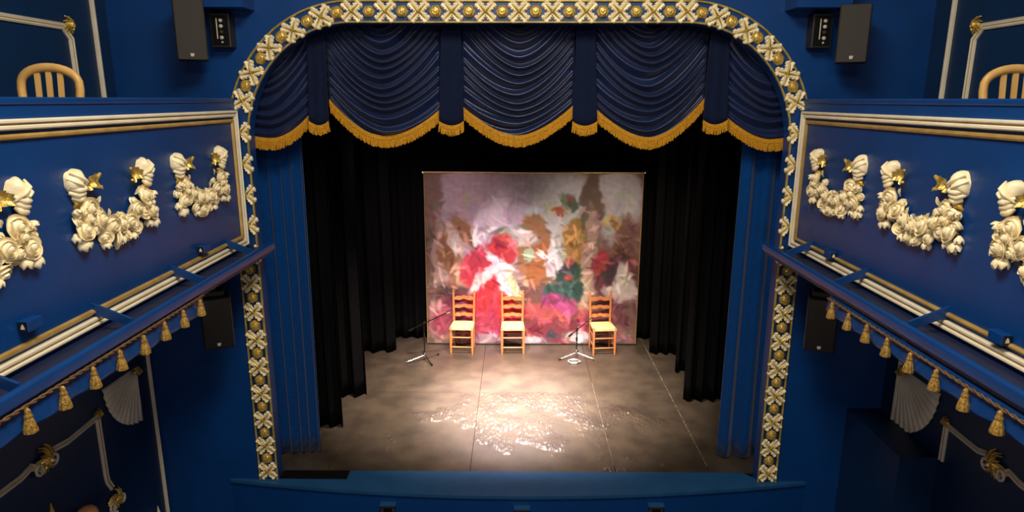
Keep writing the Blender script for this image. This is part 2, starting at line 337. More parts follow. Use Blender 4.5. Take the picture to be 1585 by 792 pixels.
cm, cg = leaf_cross(); cross0 = cm.build('acanthus_cross', 'cream', frame, 50); g0 = cg.build('gilded_centre', 'olive_gold', cross0, 50); g0['label'] = 'dull gold centre and midribs'
ros0 = rosette().build('rosette', 'gold', frame, 45); ros0['label'] = 'domed gold rosette'
hm, hg = leaf_cross(True); half0 = hm.build('half_acanthus_cross', 'cream', frame, 50); hg0 = hg.build('gilded_centre', 'olive_gold', half0, 50)
half0['label'] = 'cream half cross against the balcony end'
slots = []
for k in range(16): slots.append((k, -2.72, .105+.1513*k, 0))
crv = [(26, -2.640, 4.034), (27, -2.600, 4.173), (28, -2.535, 4.292), (29, -2.437, 4.424), (30, -2.346, 4.520), (31, -2.226, 4.618), (32, -2.113, 4.676), (33, -1.977, 4.756), (34, -1.842, 4.797), (35, -1.697, 4.835), (36, -1.553, 4.845)]
def crv_ang(i):
    a = crv[max(0, i-1)]; b = crv[min(len(crv)-1, i+1)]; return math.atan2(b[2]-a[2], b[1]-a[1])-pi/2
for i, (k, x, z) in enumerate(crv): slots.append((k, x, z, crv_ang(i) if i < len(crv)-1 else -pi/2))
full = []
for (k, x, z, a) in slots: full.append((k, x, z, a)); full.append((k, -x, z, -a))
for j in range(1, 20):
    full.append((36+j, -1.553+j*.1553, 4.845, -pi/2))
used = {}
for (k, x, z, a) in full:
    src = cross0 if k % 2 == 0 else ros0
    if src.name in used: o = copy_tree(src, frame)
    else: o = src; used[src.name] = 1
    o.location = (x, -.001, z); o.rotation_euler = (0, -a, 0)
    s = random.uniform(.96, 1.03); o.scale = (s*.93, 1, s*.93) if k % 2 == 0 else (s*.98, 1, s*.98)
first = True
for k in (16, 18, 20, 22, 24):
    for sx in (-1, 1):
        o = half0 if first else copy_tree(half0, frame); first = False
        o.location = (sx*2.688, -.001, .105+.1513*k); o.rotation_euler = (0, 0, 0) if sx < 0 else (0, pi, 0)
        o.scale = (.85, 1, .9)
# ------------------------------------------------------------------ valance
val = thing('stage_valance', 'deep blue swagged valance with gold fringe hanging under the stage arch', 'valance', (0, .28, 3.6))
VO = Vector((0, .28, 3.6))
def swag(x0, x1, ze0, ze1, zc, seed, N=11, amp=.075, xc=None):
    rnd = random.Random(seed); xc = (x0+x1)/2 if xc is None else xc
    ph = [rnd.uniform(-.2, .2) for _ in range(6)]
    def surf(u, t):
        x = x0+(x1-x0)*u
        if x < xc: s = (xc-x)/(xc-x0); ze = ze0
        else: s = (x-xc)/(x1-xc); ze = ze1
        zend = 5.35+(ze-5.35)*t**.9; zcen = 4.72+(zc-4.72)*t
        sag = 1-(s**1.75)
        z = zend+(zcen-zend)*sag
        w = t*N +.25*sin(3*u+ph[0]*9)+.25*sin(7*t+ph[1]*8+2*u)+.22*sin(17*t+ph[4]*20-3*u)+ph[2]+.3*sin(u*5+ph[3]*20)*(1-t)
        f = w-math.floor(w)
        prof = (1-f/.66) if f < .66 else (f-.66)/.34     # lip falls away slowly, then tucks in fast
        prof = prof*prof*(3-2*prof)
        fat = amp*(.35+.65*sag)*(1 if t < .93 else 1-.5*(t-.93)/.07)
        y = .27-fat*prof-.035*sag
        return Vector((x, y, z-.01*prof*sag))
    return surf
def build_swag(args, clip=None):
    sf = swag(*args); mb = MB(VO); mb.grid(sf, 44, 170, (0, .02, 0)); o = mb.build('swag', 'navy_satin', val, 'all')
    # fringe: header band plus cut threads
    fb = MB(VO); m = 150; L = .088; x0, x1 = args[0], args[1]; ns = int((x1-x0)/.0085)
    e = [sf(i/m, 1.0) for i in range(m+1)]
    vs = []; 
    for p in e: vs += [p+Vector((0, -.012, .012)), p+Vector((0, -.014, -.030)), p+Vector((0, .004, -.030)), p+Vector((0, .004, .012))]
    fs = []
    for i in range(m):
        for k in range(4): fs.append((i*4+k, i*4+(k+1) % 4, i*4+4+(k+1) % 4, i*4+4+k))
    fb.add(vs, fs); fr = fb.build('fringe_band', 'fringe', val)
    tb = MB(VO); rnd = random.Random(args[5]+50)
    for row in (0, 1):
        for i in range(ns):
            u = (i+.5*row+.25)/ns
            if u >= 1: continue
            p = sf(u, 1.0)+Vector((0, -.010+.008*row, -.022)); dx = rnd.uniform(-.008, .008); l = L*rnd.uniform(.86, 1.06); r = .0048
            q = p+Vector((dx, rnd.uniform(-.006, .006), -l))
            tb.add([p+Vector((-r, 0, 0)), p+Vector((r, 0, 0)), p+Vector((0, r*1.4, 0)), q+Vector((-r*.8, 0, 0)), q+Vector((r*.8, 0, 0)), q+Vector((0, r, 0))], [(0, 1, 4, 3), (1, 2, 5, 4), (2, 0, 3, 5), (3, 4, 5)])
    stuff(tb.build('fringe_threads', 'fringe', fr))
build_swag((-2.98, -2.055, 3.80, 3.93, 3.665, 1, 10, .07, -2.46))
build_swag((-1.885, -.775, 4.04, 3.95, 3.685, 2, 12))
build_swag((-.555, .545, 3.97, 3.985, 3.70, 3, 12))
build_swag((.75, 1.84, 3.97, 4.055, 3.685, 4, 12))
build_swag((2.045, 2.98, 3.90, 3.78, 3.665, 5, 10, .07, 2.50))
def tail(xa, xb, xa2, xb2, zb):
    def sf(u, t):
        xl = xa+(xa2-xa)*t; xr = xb+(xb2-xb)*t
        return Vector((xl+(xr-xl)*u, .19-.004*cos(u*4*pi)*(.4+.6*t)-.03*t, 5.0+(zb-.045*(4*u*(1-u))-5.0)*t))
    mb = MB(VO); mb.grid(sf, 20, 16, (0, .015, 0)); mb.build('tail', 'navy_shaded', val, 'all')
    fb = MB(VO); m = 20; vs = []; fs = []
    for i in range(m+1):
        p = sf(i/m, 1); vs += [p+Vector((0, -.010, .010)), p+Vector((0, -.012, -.028)), p+Vector((0, .01, -.028)), p+Vector((0, .01, .010))]
    for i in range(m):
        for k in range(4): fs.append((i*4+k, i*4+(k+1) % 4, i*4+4+(k+1) % 4, i*4+4+k))
    fr = fb.add(vs, fs).build('fringe_band', 'fringe', val)
    tb = MB(VO); rnd = random.Random(int(xa*100))
    for i in range(30):
        u = (i+.5)/30; p = sf(u, 1)+Vector((0, -.008, -.02)); l = rnd.uniform(.062, .078); r = .005; q = p+Vector((rnd.uniform(-.007, .007)+(u-.5)*.015, 0, -l))
        tb.add([p+Vector((-r, 0, 0)), p+Vector((r, 0, 0)), p+Vector((0, r*1.4, 0)), q+Vector((-r*.8, 0, 0)), q+Vector((r*.8, 0, 0)), q+Vector((0, r, 0))], [(0, 1, 4, 3), (1, 2, 5, 4), (2, 0, 3, 5), (3, 4, 5)])
    stuff(tb.build('fringe_threads', 'fringe', fr))
tail(-2.035, -1.87, -2.07, -1.875, 3.835); tail(-.74, -.565, -.785, -.54, 3.835)
tail(.56, .725, .53, .775, 3.835); tail(1.85, 2.015, 1.815, 2.055, 3.85)
# ------------------------------------------------------------------ curtains
def drape(name, label, x0, x1, y, z1, m, folds, amp, seed, slant=0, z0=.012, cat='curtain', group=None, yslope=0):
    rnd = random.Random(seed); ph = [rnd.uniform(0, 6.28) for _ in range(4)]; W = abs(x1-x0)
    nu = max(40, int(folds*12))
    def sf(u, t):
        a = u*folds*2*pi+1.1*sin(u*5+ph[0])+.6*sin(u*11+ph[1]); amp2 = amp*(.55+.45*t)
        yy = -amp2*sin(a)-amp2*.12*sin(2.3*a+ph[2]+t)+yslope*u
        return Vector((x0+(x1-x0)*u+slant*(1-t)+.012*sin(3*t+ph[3]+u*4), y+yy, z1+(z0-z1)*t+.010*(t > .99)*sin(a)))
    mb = MB((0, 0, 0)); c = Vector(((x0+x1)/2, y, z0)); mb.o = c
    mb.grid(sf, nu, 24, (0, .012, 0)); o = mb.build(name, m, None, 'all', c); tag(o, label, cat, group); return o
drape('stage_curtain', 'long blue velvet curtain hanging in folds at the left edge of the stage', -3.05, -2.30, .50, 5.6, 'blue_velvet', 6, .035, 11, yslope=.08)
drape('stage_curtain', 'long blue velvet curtain hanging in broad folds at the right edge of the stage', 2.34, 3.05, .52, 5.6, 'blue_velvet', 3.3, .06, 12, yslope=-.05)
drape('masking_curtain', 'black side curtain nearest the blue curtain on the left of the stage', -3.6, -2.20, 1.2, 5.6, 'black_cloth', 8, .06, 13)
drape('masking_curtain', 'black side curtain second from the front on the left of the stage', -3.6, -2.12, 2.1, 5.6, 'black_cloth', 8, .07, 14)
drape('masking_curtain', 'black side curtain farthest back on the left of the stage', -3.6, -2.02, 3.65, 5.6, 'black_cloth', 8, .07, 15, yslope=.15)
drape('masking_curtain', 'black side curtain nearest the blue curtain on the right of the stage', 2.60, 3.6, 1.35, 5.6, 'black_cloth', 6, .05, 16)
drape('masking_curtain', 'black side curtain second from the front on the right of the stage', 2.32, 3.6, 2.0, 5.6, 'black_cloth', 8, .06, 17)
drape('masking_curtain', 'black side curtain third from the front on the right of the stage', 2.42, 3.6, 3.0, 5.6, 'black_cloth', 7, .06, 18)
drape('masking_curtain', 'black side curtain farthest back on the right of the stage', 2.18, 3.6, 3.75, 5.6, 'black_cloth', 8, .06, 19, yslope=-.1)
drape('backdrop_curtain', 'black full-width curtain behind the painted banner', -3.7, 3.7, 4.45, 5.6, 'black_cloth', 34, .05, 20)
# ------------------------------------------------------------------ banner with an abstract painted print
ban = thing('printed_banner', 'large banner printed with a blotchy red, mauve and brown painting', 'banner', (.26, 4.14, 0))
BO = Vector((.26, 4.14, 0)); bx0, bx1, bz0, bz1 = -1.50, 2.02, .015, 2.905
def ban_pt(u, v):   # v 0 top, 1 bottom
    taper = (1-v)*0.0
    x = bx0+(bx1-bx0)*u-.012*v; z = bz1+(bz0-bz1)*v
    y = 4.15+.012*sin(u*26+.6*sin(v*3))*(1-.3*v)+.008*sin(u*61+1.3)
    return Vector((x, y, z))
NU, NV = 200, 160
mb = MB(BO); mb.grid(ban_pt, NU, NV)
def hexc(h): return [int(h[i:i+2], 16) for i in (0, 2, 4)]
BL = [  # (u, v, ru, rv, angle degrees, colour, softness)
 (.36, .20, .34, .40, 0, 'b49aa6', .25), (.50, .30, .22, .30, 0, 'c0b0c0', .4), (.62, .25, .16, .28, 0, 'c6c4d0', .4),
 (.88, .18, .11, .22, 0, 'b0a8b4', .25), (.03, .30, .05, .5, 0, '7c5c50', .3), (.06, .75, .04, .5, 0, 'b8988c', .3),
 (.15, .42, .09, .18, 0, '96603c', .15), (.19, .58, .09, .15, 0, 'a87858', .4), (.17, .62, .03, .12, 0, 'd8b890', .4),
 (.50, .42, .08, .20, 0, 'a87040', .15), (.53, .52, .05, .14, 0, 'b06838', .4), (.70, .40, .07, .14, 0, 'a87838', .15),
 (.60, .50, .03, .20, 0, 'd8d0d4', .3), (.77, .18, .05, .20, 0, '684c46', .3), (.77, .50, .035, .34, 0, 'b08c84', .25), (.74, .72, .03, .2, 0, 'b89c80', .3),
 (.93, .40, .06, .16, 0, '7c4c44', .3), (.90, .62, .10, .16, 0, '6c3440', .3), (.87, .88, .1, .12, 0, '784048', .3),
 (.12, .70, .10, .07, 0, '583838', .4), (.50, .72, .09, .08, 0, '6c4640', .4),
 (.22, .86, .20, .16, 0, '8c3048', .3), (.58, .88, .26, .12, 0, '7c2c38', .25), (.48, .80, .3, .05, 0, 'a84448', .4), (.9, .95, .12, .06, 0, '8c6060', .4),
 (.30, .30, .05, .20, 20, 'e0ccd4', .4), (.44, .36, .08, .05, 30, 'e4d8d4', .4), (.28, .36, .06, .14, -8, 'd8c8d8', .4), (.15, .40, .035, .14, -25, 'e0c0b8', .4),
 (.27, .54, .11, .14, 12, 'd02c44', .2), (.36, .44, .06, .10, 0, 'd03038', .25), (.33, .78, .12, .18, 0, 'cc2430', .2), (.27, .90, .10, .12, 0, 'a82c48', .4),
 (.27, .60, .03, .12, 30, 'ecdcdc', .4), (.38, .62, .05, .13, -28, 'e4e0e8', .35), (.42, .66, .03, .10, -15, 'e0c890', .4), (.33, .50, .02, .09, -30, 'f0e4ec', .4), (.36, .33, .03, .02, 0, '8cb090', .4),
 (.67, .62, .07, .12, 0, '2c4440', .2), (.64, .68, .09, .07, 0, '30504c', .3), (.60, .74, .05, .05, 0, '983070', .3), (.66, .77, .05, .05, 10, 'a84078', .3), (.67, .59, .02, .02, 0, 'd83830', .3), (.67, .50, .02, .03, 0, 'b05048', .3),
 (.93, .62, .05, .12, -20, 'dccccc', .35), (.90, .70, .07, .04, 30, 'd4c0c0', .4), (.82, .50, .03, .07, 0, 'b03840', .3), (.86, .56, .03, .08, 0, '483040', .3),
 (.57, .20, .022, .032, 0, 'd4c898', .15), (.615, .22, .022, .032, 0, 'c85838', .15), (.67, .17, .04, .05, 0, '406050', .25), (.68, .15, .02, .02, 0, 'c83840', .3), (.65, .20, .025, .02, 0, 'e0d8d0', .3),
 (.485, .475, .028, .034, 0, 'b0d4b0', .12), (.54, .475, .028, .034, 0, 'e8a080', .12), (.55, .47, .016, .02, 0, 'f0e4d8', .3), (.64, .47, .018, .02, 0, 'e8d8a0', .2),
 (.875, .28, .035, .042, 0, 'c09048', .15), (.875, .28, .02, .025, 0, '806048', .3),
 (.46, .975, .10, .035, 0, 'b8acb8', .4), (.28, .96, .08, .04, 0, '8c7484', .4), (.72, .95, .07, .04, 0, 'c0b4bc', .4), (.10, .97, .08, .04, 0, '987060', .4), (.60, .94, .03, .03, 0, '403848', .4),
]
BL = [(b[0], b[1], b[2], b[3], math.radians(b[4]), hexc(b[5]), b[6]) for b in BL]
cols = []
lin = lambda c: (c/255/12.92 if c/255 <= 0.04045 else ((c/255+0.055)/1.055)**2.4)
for j in range(NV+1):
    for i in range(NU+1):
        u, v = i/NU, j/NV; nv = noise.noise_vector(Vector((u*9, v*9, 3))); n2 = noise.noise_vector(Vector((u*28, v*28, 7)))
        uu = u+nv.x*.022+n2.x*.013; vv = v+nv.y*.026+n2.y*.015
        c = [128, 92, 84]
        for (bu, bv, ru, rv, an, bc, so) in BL:
            so *= .62
            du, dv = uu-bu, vv-bv; ca, sa = cos(an), sin(an); e = sqrt(((du*ca+dv*sa)/ru)**2+((-du*sa+dv*ca)/rv)**2)
            if e > 1+so: continue
            k = min(1.0, max(0.0, (1+so-e)/(2*so))); k = k*k*(3-2*k)*.93
            c = [c[q]*(1-k)+bc[q]*k for q in range(3)]
        s = noise.noise(Vector((u*70, v*26, 1)))*.5+noise.noise(Vector((u*30, v*60, 5)))*.5
        g_ = sum(c)/3; c = [max(0, min(255, (g_+(q-g_)*.82)*(.94+.12*s))) for q in c]
        cols.append(c)
rs = random.Random(41)      # loose brush strokes over the blotches
for q in range(900):
    ci, cj = rs.uniform(0, NU), rs.uniform(NV*.12, NV); a = rs.uniform(0, pi); L = rs.uniform(3, 10); wd_ = rs.uniform(.9, 2.4); ca_, sa_ = cos(a), sin(a)
    base = cols[min(NV, int(cj))*(NU+1)+min(NU, int(ci))]; k0 = rs.choice((.74, .82, 1.12, 1.25, 1.4)) if cj > NV*.3 else rs.uniform(.92, 1.1); tone = [min(250, base[z]*k0+rs.uniform(-14, 14)) for z in range(3)]
    for j in range(max(0, int(cj-L)), min(NV, int(cj+L)+1)+1 if cj+L < NV else NV+1):
        for i in range(max(0, int(ci-L)), min(NU, int(ci+L)+1)):
            du, dv = i-ci, j-cj; e = ((du*ca_+dv*sa_)/L)**2+((-du*sa_+dv*ca_)/wd_)**2
            if e < 1:
                k = .75*(1-e*e); c = cols[j*(NU+1)+i]; cols[j*(NU+1)+i] = [c[z]*(1-k)+tone[z]*k for z in range(3)]
cols = [(lin(max(0, c[0])), lin(max(0, c[1])), lin(max(0, c[2])), 1) for c in cols]
bm_mat = bpy.data.materials.new('banner_print'); bm_mat.use_nodes = True
_b = bm_mat.node_tree.nodes['Principled BSDF']; _b.inputs['Roughness'].default_value = .6; _b.inputs['Specular IOR Level'].default_value = .3
_a = bm_mat.node_tree.nodes.new('ShaderNodeVertexColor'); _a.layer_name = 'print'; bm_mat.node_tree.links.new(_a.outputs['Color'], _b.inputs['Base Color'])
cloth = mb.build('printed_cloth', bm_mat, ban, 'all')
ca = cloth.data.color_attributes.new('print', 'FLOAT_COLOR', 'POINT')
ca.data.foreach_set('color', [x for c in cols for x in c])
md = cloth.modifiers.new('solid', 'SOLIDIFY'); md.thickness = .004
MB(BO).tube([(bx0-.02, 4.14, bz1+.012), (bx1+.02, 4.14, bz1+.006)], .013, 10).build('top_pole', 'gold_flat', ban, True)
for sx in (bx0-.025, bx1+.02): MB(BO).lathe([(.004, -.022), (.017, -.015), (.022, 0), (.017, .015), (.004, .022)], (sx, 4.14, bz1+.01), 'x', 10).build('pole_cap', 'chrome', ban, True)
for sx in (bx0-.004, bx1-.003): MB(BO).tube([(sx, 4.145, bz1), (sx-.012, 4.145, .02)], .006, 6).build('side_cord', 'gold_flat', ban)
MB(BO).tube([(bx0-.01, 4.15, .014), (bx1+.01, 4.15, .014)], .012, 8).build('bottom_pole', 'black_metal', ban, True)
# ------------------------------------------------------------------ ladder back chairs
def rush_chair():
    t = thing('ladder_back_chair', '', 'chair'); wd = 'chair_wood'
    fw, bw, dp = .175, .165, .34
    for sx in (-1, 1):
        prof = [(.014, 0), (.018, .02), (.021, .12), (.022, .28), (.022, .42), (.019, .44), (.023, .455), (.012, .468)]
        MB().lathe(prof, (sx*fw, 0, 0), 'z', 12).build('leg', wd, t, 45)
    for sx in (-1, 1):
        pts = [(sx*bw, dp, 0), (sx*bw, dp, .45), (sx*bw*1.03, dp+.012, .65), (sx*bw*1.06, dp+.035, .90)]
        mb = MB(); mb.tube(pts, [.017, .021, .020, .018], 12)
        mb.lathe([(.010, .0), (.018, .012), (.021, .03), (.015, .045), (.009, .052), (.017, .064), (.018, .078), (.006, .094)], (sx*bw*1.06, dp+.036, .885), 'z', 12)
        mb.build('back_post', wd, t, 45)
    for z, h in ((.845, .075), (.705, .065), (.565, .065)):
        yb = dp+.005+(z-.55)*.08; n = 16; mb = MB(); vs = []; fs = []
        for i in range(n+1):
            u = i/n*2-1; zt = z+h*.5*(.35+.55*(1-u*u)+.18*cos(u*3*pi)); zb = z-h*.5*(.8-.35*(1-u*u)*cos(u*2*pi)); y = yb+.02*(1-u*u)
            x = u*(bw*1.03)
            vs += [(x, y-.007, zb), (x, y-.007, zt), (x, y+.007, zt), (x, y+.007, zb)]
        for i in range(n):
            for k in range(4): fs.append((i*4+k, i*4+(k+1) % 4, i*4+4+(k+1) % 4, i*4+4+k))
        fs += [(0, 1, 2, 3), (n*4, n*4+3, n*4+2, n*4+1)]
        mb.add(vs, fs).build('back_slat', wd, t, 40)
    A = [(-fw-.018, -.018), (fw+.018, -.018), (bw+.012, dp+.012), (-bw-.012, dp+.012)]
    def seat(u, v):
        xl = A[0][0]+(A[3][0]-A[0][0])*v; xr = A[1][0]+(A[2][0]-A[1][0])*v; x = xl+(xr-xl)*u; y = A[0][1]+(A[3][1]-A[0][1])*v
        e = min(u, 1-u, v, 1-v); d = abs(abs(u-.5)-abs(v-.5))
        return Vector((x, y, .452+.016*min(1, e*9)-.006*exp(-(d*30)**2)-.012*min(1, e*2)+.0012*sin(e*160)))
    MB().grid(seat, 36, 36, (0, 0, -.035)).build('seat', 'rush', t, 50)
    for z in (.285, .12): 
        mb = MB(); mb.tube([(-fw, 0, z), (0, 0, z), (fw, 0, z)], [.010, .013, .010], 10); mb.build('stretcher', wd, t, True)
    for sx in (-1, 1):
        for z in (.32, .15): MB().tube([(sx*fw, 0, z), (sx*(fw+bw)/2, dp/2, z), (sx*bw, dp, z)], [.009, .012, .009], 10).build('stretcher', wd, t, True)
    MB().tube([(-bw, dp, .24), (bw, dp, .24)], .010, 8).build('stretcher', wd, t, True)
    return t
ch = rush_chair()
for i, (x, y, rz, lb) in enumerate(((-.905, 3.70, -.05, 'ladder-back chair with pale rush seat nearest the left microphone stand'), (-.07, 3.69, 0.02, 'ladder-back rush chair in the middle, set apart from both stands'), (1.415, 3.68, .10, 'ladder-back rush chair beside the right microphone stand, turned slightly'))):
    o = ch if i == 0 else copy_tree(ch); o.location = (x, y, 0); o.rotation_euler = (0, 0, rz); o['label'] = lb; o['group'] = 'rush chairs on the stage'
    o.scale = (1, 1, 1)
# ------------------------------------------------------------------ microphone stands
def mic_stand(x, y, legs, h, tail_, tip, lb):
    t = thing('microphone_stand', lb, 'stand', (x, y, 0), 0, 'microphone stands on the stage')
    for a, l in legs:
        d = Vector((cos(a), sin(a), 0)); MB().tube([d*.02+Vector((0, 0, .085)), d*l+Vector((0, 0, .016))], .009, 8).build('leg', 'chrome' if l > .27 else 'black_metal', t, True)
        MB().tube([d*(l-.025)+Vector((0, 0, .018)), d*(l+.01)+Vector((0, 0, .0135))], .0135, 8).build('rubber_foot', 'black_metal', t, True)
    MB().lathe([(.012, .05), (.022, .06), (.022, .12), (.015, .13)], (0, 0, 0), 'z', 12).build('leg_hub', 'chrome', t, True)
    MB().tube([(0, 0, .06), (0, 0, h)], .009, 10).build('pole', 'black_metal', t, True)
    MB().tube([(0, 0, h*.60), (0, 0, h*.72)], .016, 10).build('height_clutch', 'black_metal', t, True)
    a, b = Vector(tail_), Vector(tip)
    MB().tube([a, b], .008, 8).build('boom', 'black_metal', t, True)
    MB().tube([a, a+(b-a).normalized()*.08], .016, 10).build('counterweight', 'black_metal', t, True)
    MB().tube([Vector((0, -.03, h)), Vector((0, .03, h))], .018, 10).build('boom_joint', 'black_metal', t, True)
    dd = (b-a).normalized(); MB().tube([b-dd*.01, b+dd*.05], [.014, .017], 10).build('microphone_clip', 'chrome', t, True)
mic_stand(-1.47, 3.42, ((pi*1.13, .30), (-1.0, .26), (.9, .30)), .63, (-.24, 0, -.13+.63), (.37, 0, .17+.63), 'black boom microphone stand on the left, boom rising toward the chair')
mic_stand(.955, 3.56, ((pi*1.12, .30), (-.35, .29), (1.4, .28)), .48, (-.13, 0, .36), (.19, 0, .64), 'shorter black microphone stand on the right with steep low boom')
mb = MB(); pts = []
for i in range(70):
    a = i*.55; r = .07+.012*sin(i*1.7); pts.append((.90+r*cos(a)*1.3, 3.36+r*sin(a), .012+i*.0003))
tag(mb.tube(pts, .005, 5).build('cable_coil', 'knob', None, True), 'small coil of cable lying under the right microphone stand', 'cable')
# ------------------------------------------------------------------ balconies
BX = 2.72
def cream_gold_frame(s, parent, off):
    """picture-frame mouldings on the balcony front, s = side sign, in world coordinates minus off"""
    y0, y1 = -6.2, -.035; z0, z1 = 2.635, 3.945
    def closed(a): return [(s*BX, y0+a, z0+a), (s*BX, y1-a, z0+a), (s*BX, y1-a, z1-a), (s*BX, y0+a, z1-a)]
    nrm = (-s, 0, 0)
    mb = MB(off); rect_sweep(mb, closed(.012), [(-.012, 0), (-.012, .026), (-.004, .034), (.006, .034), (.012, .024), (.012, 0)], nrm, True)
    rect_sweep(mb, closed(.045), [(-.014, 0), (-.014, .02), (-.006, .028), (.006, .028), (.014, .02), (.014, 0)], nrm, True); mb.build('white_moulding', 'white', parent, 35)
    mb = MB(off); rect_sweep(mb, closed(.028), [(-.005, 0), (-.005, .022), (.005, .022), (.005, 0)], nrm, True); 
    rect_sweep(mb, closed(.095), [(-.016, 0), (-.016, .014), (-.004, .024), (.008, .020), (.016, 0)], nrm, True); mb.build('gold_moulding', 'gold_flat', parent, 35)
for s, nm in ((-1, 'left'), (1, 'right')):
    off = Vector((s*BX, -.002, 2.6))
    b = thing('balcony', 'blue %s balcony front with white and gold framed panel and projecting rail' % nm, 'balcony', off)
    X0, X1 = sorted((s*BX, s*(BX+.08)))
    MB(off).box((X0, -6.2, 2.60), (X1, -.002, 4.02)).build('front_panel', 'blue', b)
    xa, xb = sorted((s*(BX-.012), s*(BX+.12))); MB(off).bev((xa, -6.2, 4.02), (xb, -.002, 4.06), .008).build('top_cap', 'blue', b)
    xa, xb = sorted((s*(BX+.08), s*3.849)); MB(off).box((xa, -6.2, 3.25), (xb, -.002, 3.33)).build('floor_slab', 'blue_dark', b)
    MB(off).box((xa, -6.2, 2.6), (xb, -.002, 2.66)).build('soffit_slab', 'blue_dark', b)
    cream_gold_frame(s, b, off)
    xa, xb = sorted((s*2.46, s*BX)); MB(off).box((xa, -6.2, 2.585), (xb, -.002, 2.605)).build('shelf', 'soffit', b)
    # rail: rounded bar in front of the shelf, running just past the end of the panel
    mb = MB(off); pf = [(0, 2.60), (-.008, 2.655), (.0, 2.672), (.02, 2.678), (.04, 2.668), (.045, 2.60)]
    mb.prism([(s*(2.435+p[0]), p[1]) for p in pf], -6.2, -.045, 'y'); mb.build('rail', 'blue', b, 50)
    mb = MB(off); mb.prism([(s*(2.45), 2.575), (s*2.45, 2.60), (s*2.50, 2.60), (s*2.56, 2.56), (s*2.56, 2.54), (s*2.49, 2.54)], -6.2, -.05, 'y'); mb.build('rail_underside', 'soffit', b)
    for yb in (-.50, -1.50, -2.50, -3.50, -4.5, -5.5):
        mb = MB(off); mb.prism([(s*BX, 2.785), (s*2.475, 2.682), (s*2.475, 2.625), (s*BX, 2.715)], yb-.010, yb+.010, 'y'); mb.build('bracket', 'blue', b)
    # tasselled pelmet under the rail
    y_end = -1.62 if s < 0 else -1.50; z_r = 2.572 if s < 0 else 2.535; XP = 2.440
    po = Vector((s*XP, -2.6, 2.45))
    pel = thing('tasselled_pelmet', 'blue cloth pelmet with gold tassels hanging under the %s balcony rail' % nm, 'pelmet', po)
    def cl(u, v): 
        y = y_end+.02-(4.5)*u; return Vector((s*(XP+.02+.006*sin(u*60)*v-.025*v), y, z_r+.015+((2.448 if s < 0 else 2.425)-z_r-.015)*v+.006*cos(u*88)*v))
    MB(po).grid(cl, 120, 8, (s*.01, 0, 0)).build('pelmet_cloth', 'blue', pel, 'all')
    mb = MB(po); 
    for k in range(2): mb.tube([(s*(XP-.004)+.006*cos(i*.9+k*pi), y_end-4.5*i/260, z_r+.006*sin(i*.9+k*pi)) for i in range(261)], .006, 5)
    mb.build('rope', 'rope', pel, True)
    y = -1.718 if s < 0 else -1.615; tas0 = None
    for k in range(14):
        if tas0 is None:
            mb = MB(); mb.lathe([(.004, 0), (.010, -.006), (.014, -.016), (.011, -.026), (.016, -.034), (.020, -.046), (.016, -.052), (.018, -.056), (.026, -.085), (.032, -.118), (.031, -.128), (.005, -.130)], (0, 0, 0), 'z', 20, .06, 10)
            tas0 = mb.build('tassel', 'tassel', pel, 50); o = tas0
        else: o = copy_obj(tas0, pel)
        o.location = Vector((s*(XP-.025), y, z_r+.002))-po; o.rotation_euler = (0, 0, k*.7); y -= .262
# small socket boxes on the balcony fronts
for (x, y, z, lb, sc) in ((-1, -3.08, 2.84, 'small blue socket box low on the left balcony front, the nearer one', .88), (-1, -1.0, 2.80, 'small blue socket box low on the left balcony front near the stage', .9), (1, -3.00, 2.755, 'small blue socket box low on the right balcony front, the nearer one', .88), (1, -.93, 2.75, 'small blue socket box low on the right balcony front near the stage', .9)):
    t = thing('socket_box', lb, 'socket', (x*BX, y, z), 0 if x < 0 else pi, 'socket boxes on the balcony fronts'); t.scale = (sc,)*3
    # local +x points out into the room for the left one
    MB().bev((0, -.065, -.03), (.07, .065, .045), .008).build('housing', 'blue', t)
    yy = -.066 if x < 0 else .066
    MB().box((.008, min(yy, yy-.003*(-x)), -.024), (.062, max(yy, yy+.003*x), .038)).build('socket_face', 'socket_face', t)
    yo = yy+(.004*x)
    MB().prism([(.022, -.008), (.048, -.008), (.044, .012), (.036, .026), (.026, .012)], min(yy, yo), max(yy, yo)+.001, 'y').build('white_symbol', 'white', t)
# ------------------------------------------------------------------ flower garlands
def rose_mesh(seed, petals=(3, 5, 6), R=.06, H=.05):
    rnd = random.Random(seed); mb = MB()
    mb.lathe([(R*.08, H*1.02), (R*.22, H*.98), (R*.42, H*.70), (R*.72, H*.36), (R*.9, 0)], (0, 0, 0), 'z', 8)
    for ring, n in enumerate(petals):
        rr = R*(.38+.31*ring); hh = H*(1.0-.30*ring)
        for k in range(n):
            a0 = 2*pi*(k+.5*ring)/n+rnd.uniform(-.15, .15); wd = 1.3*pi/n
            def pet(u, v, a0=a0, wd=wd, rr=rr, hh=hh, ring=ring):
                s_ = (u-.5)*2; a = a0+s_*wd; edge = 1-.30*abs(s_)**2.5
                prof = sin(min(1.0, v*1.0)*pi*.60)/.951     # cupped: bulges out, closes in a little at the lip
                r = rr*(.25+.78*prof)*(1+.05*ring*v*v)-.10*R*s_*(1 if k_odd else -1)*v; z = hh*(v*edge)
                return Vector((r*cos(a), r*sin(a), z))
            k_odd = k % 2
            mb.grid(pet, 5, 4)
    return mb
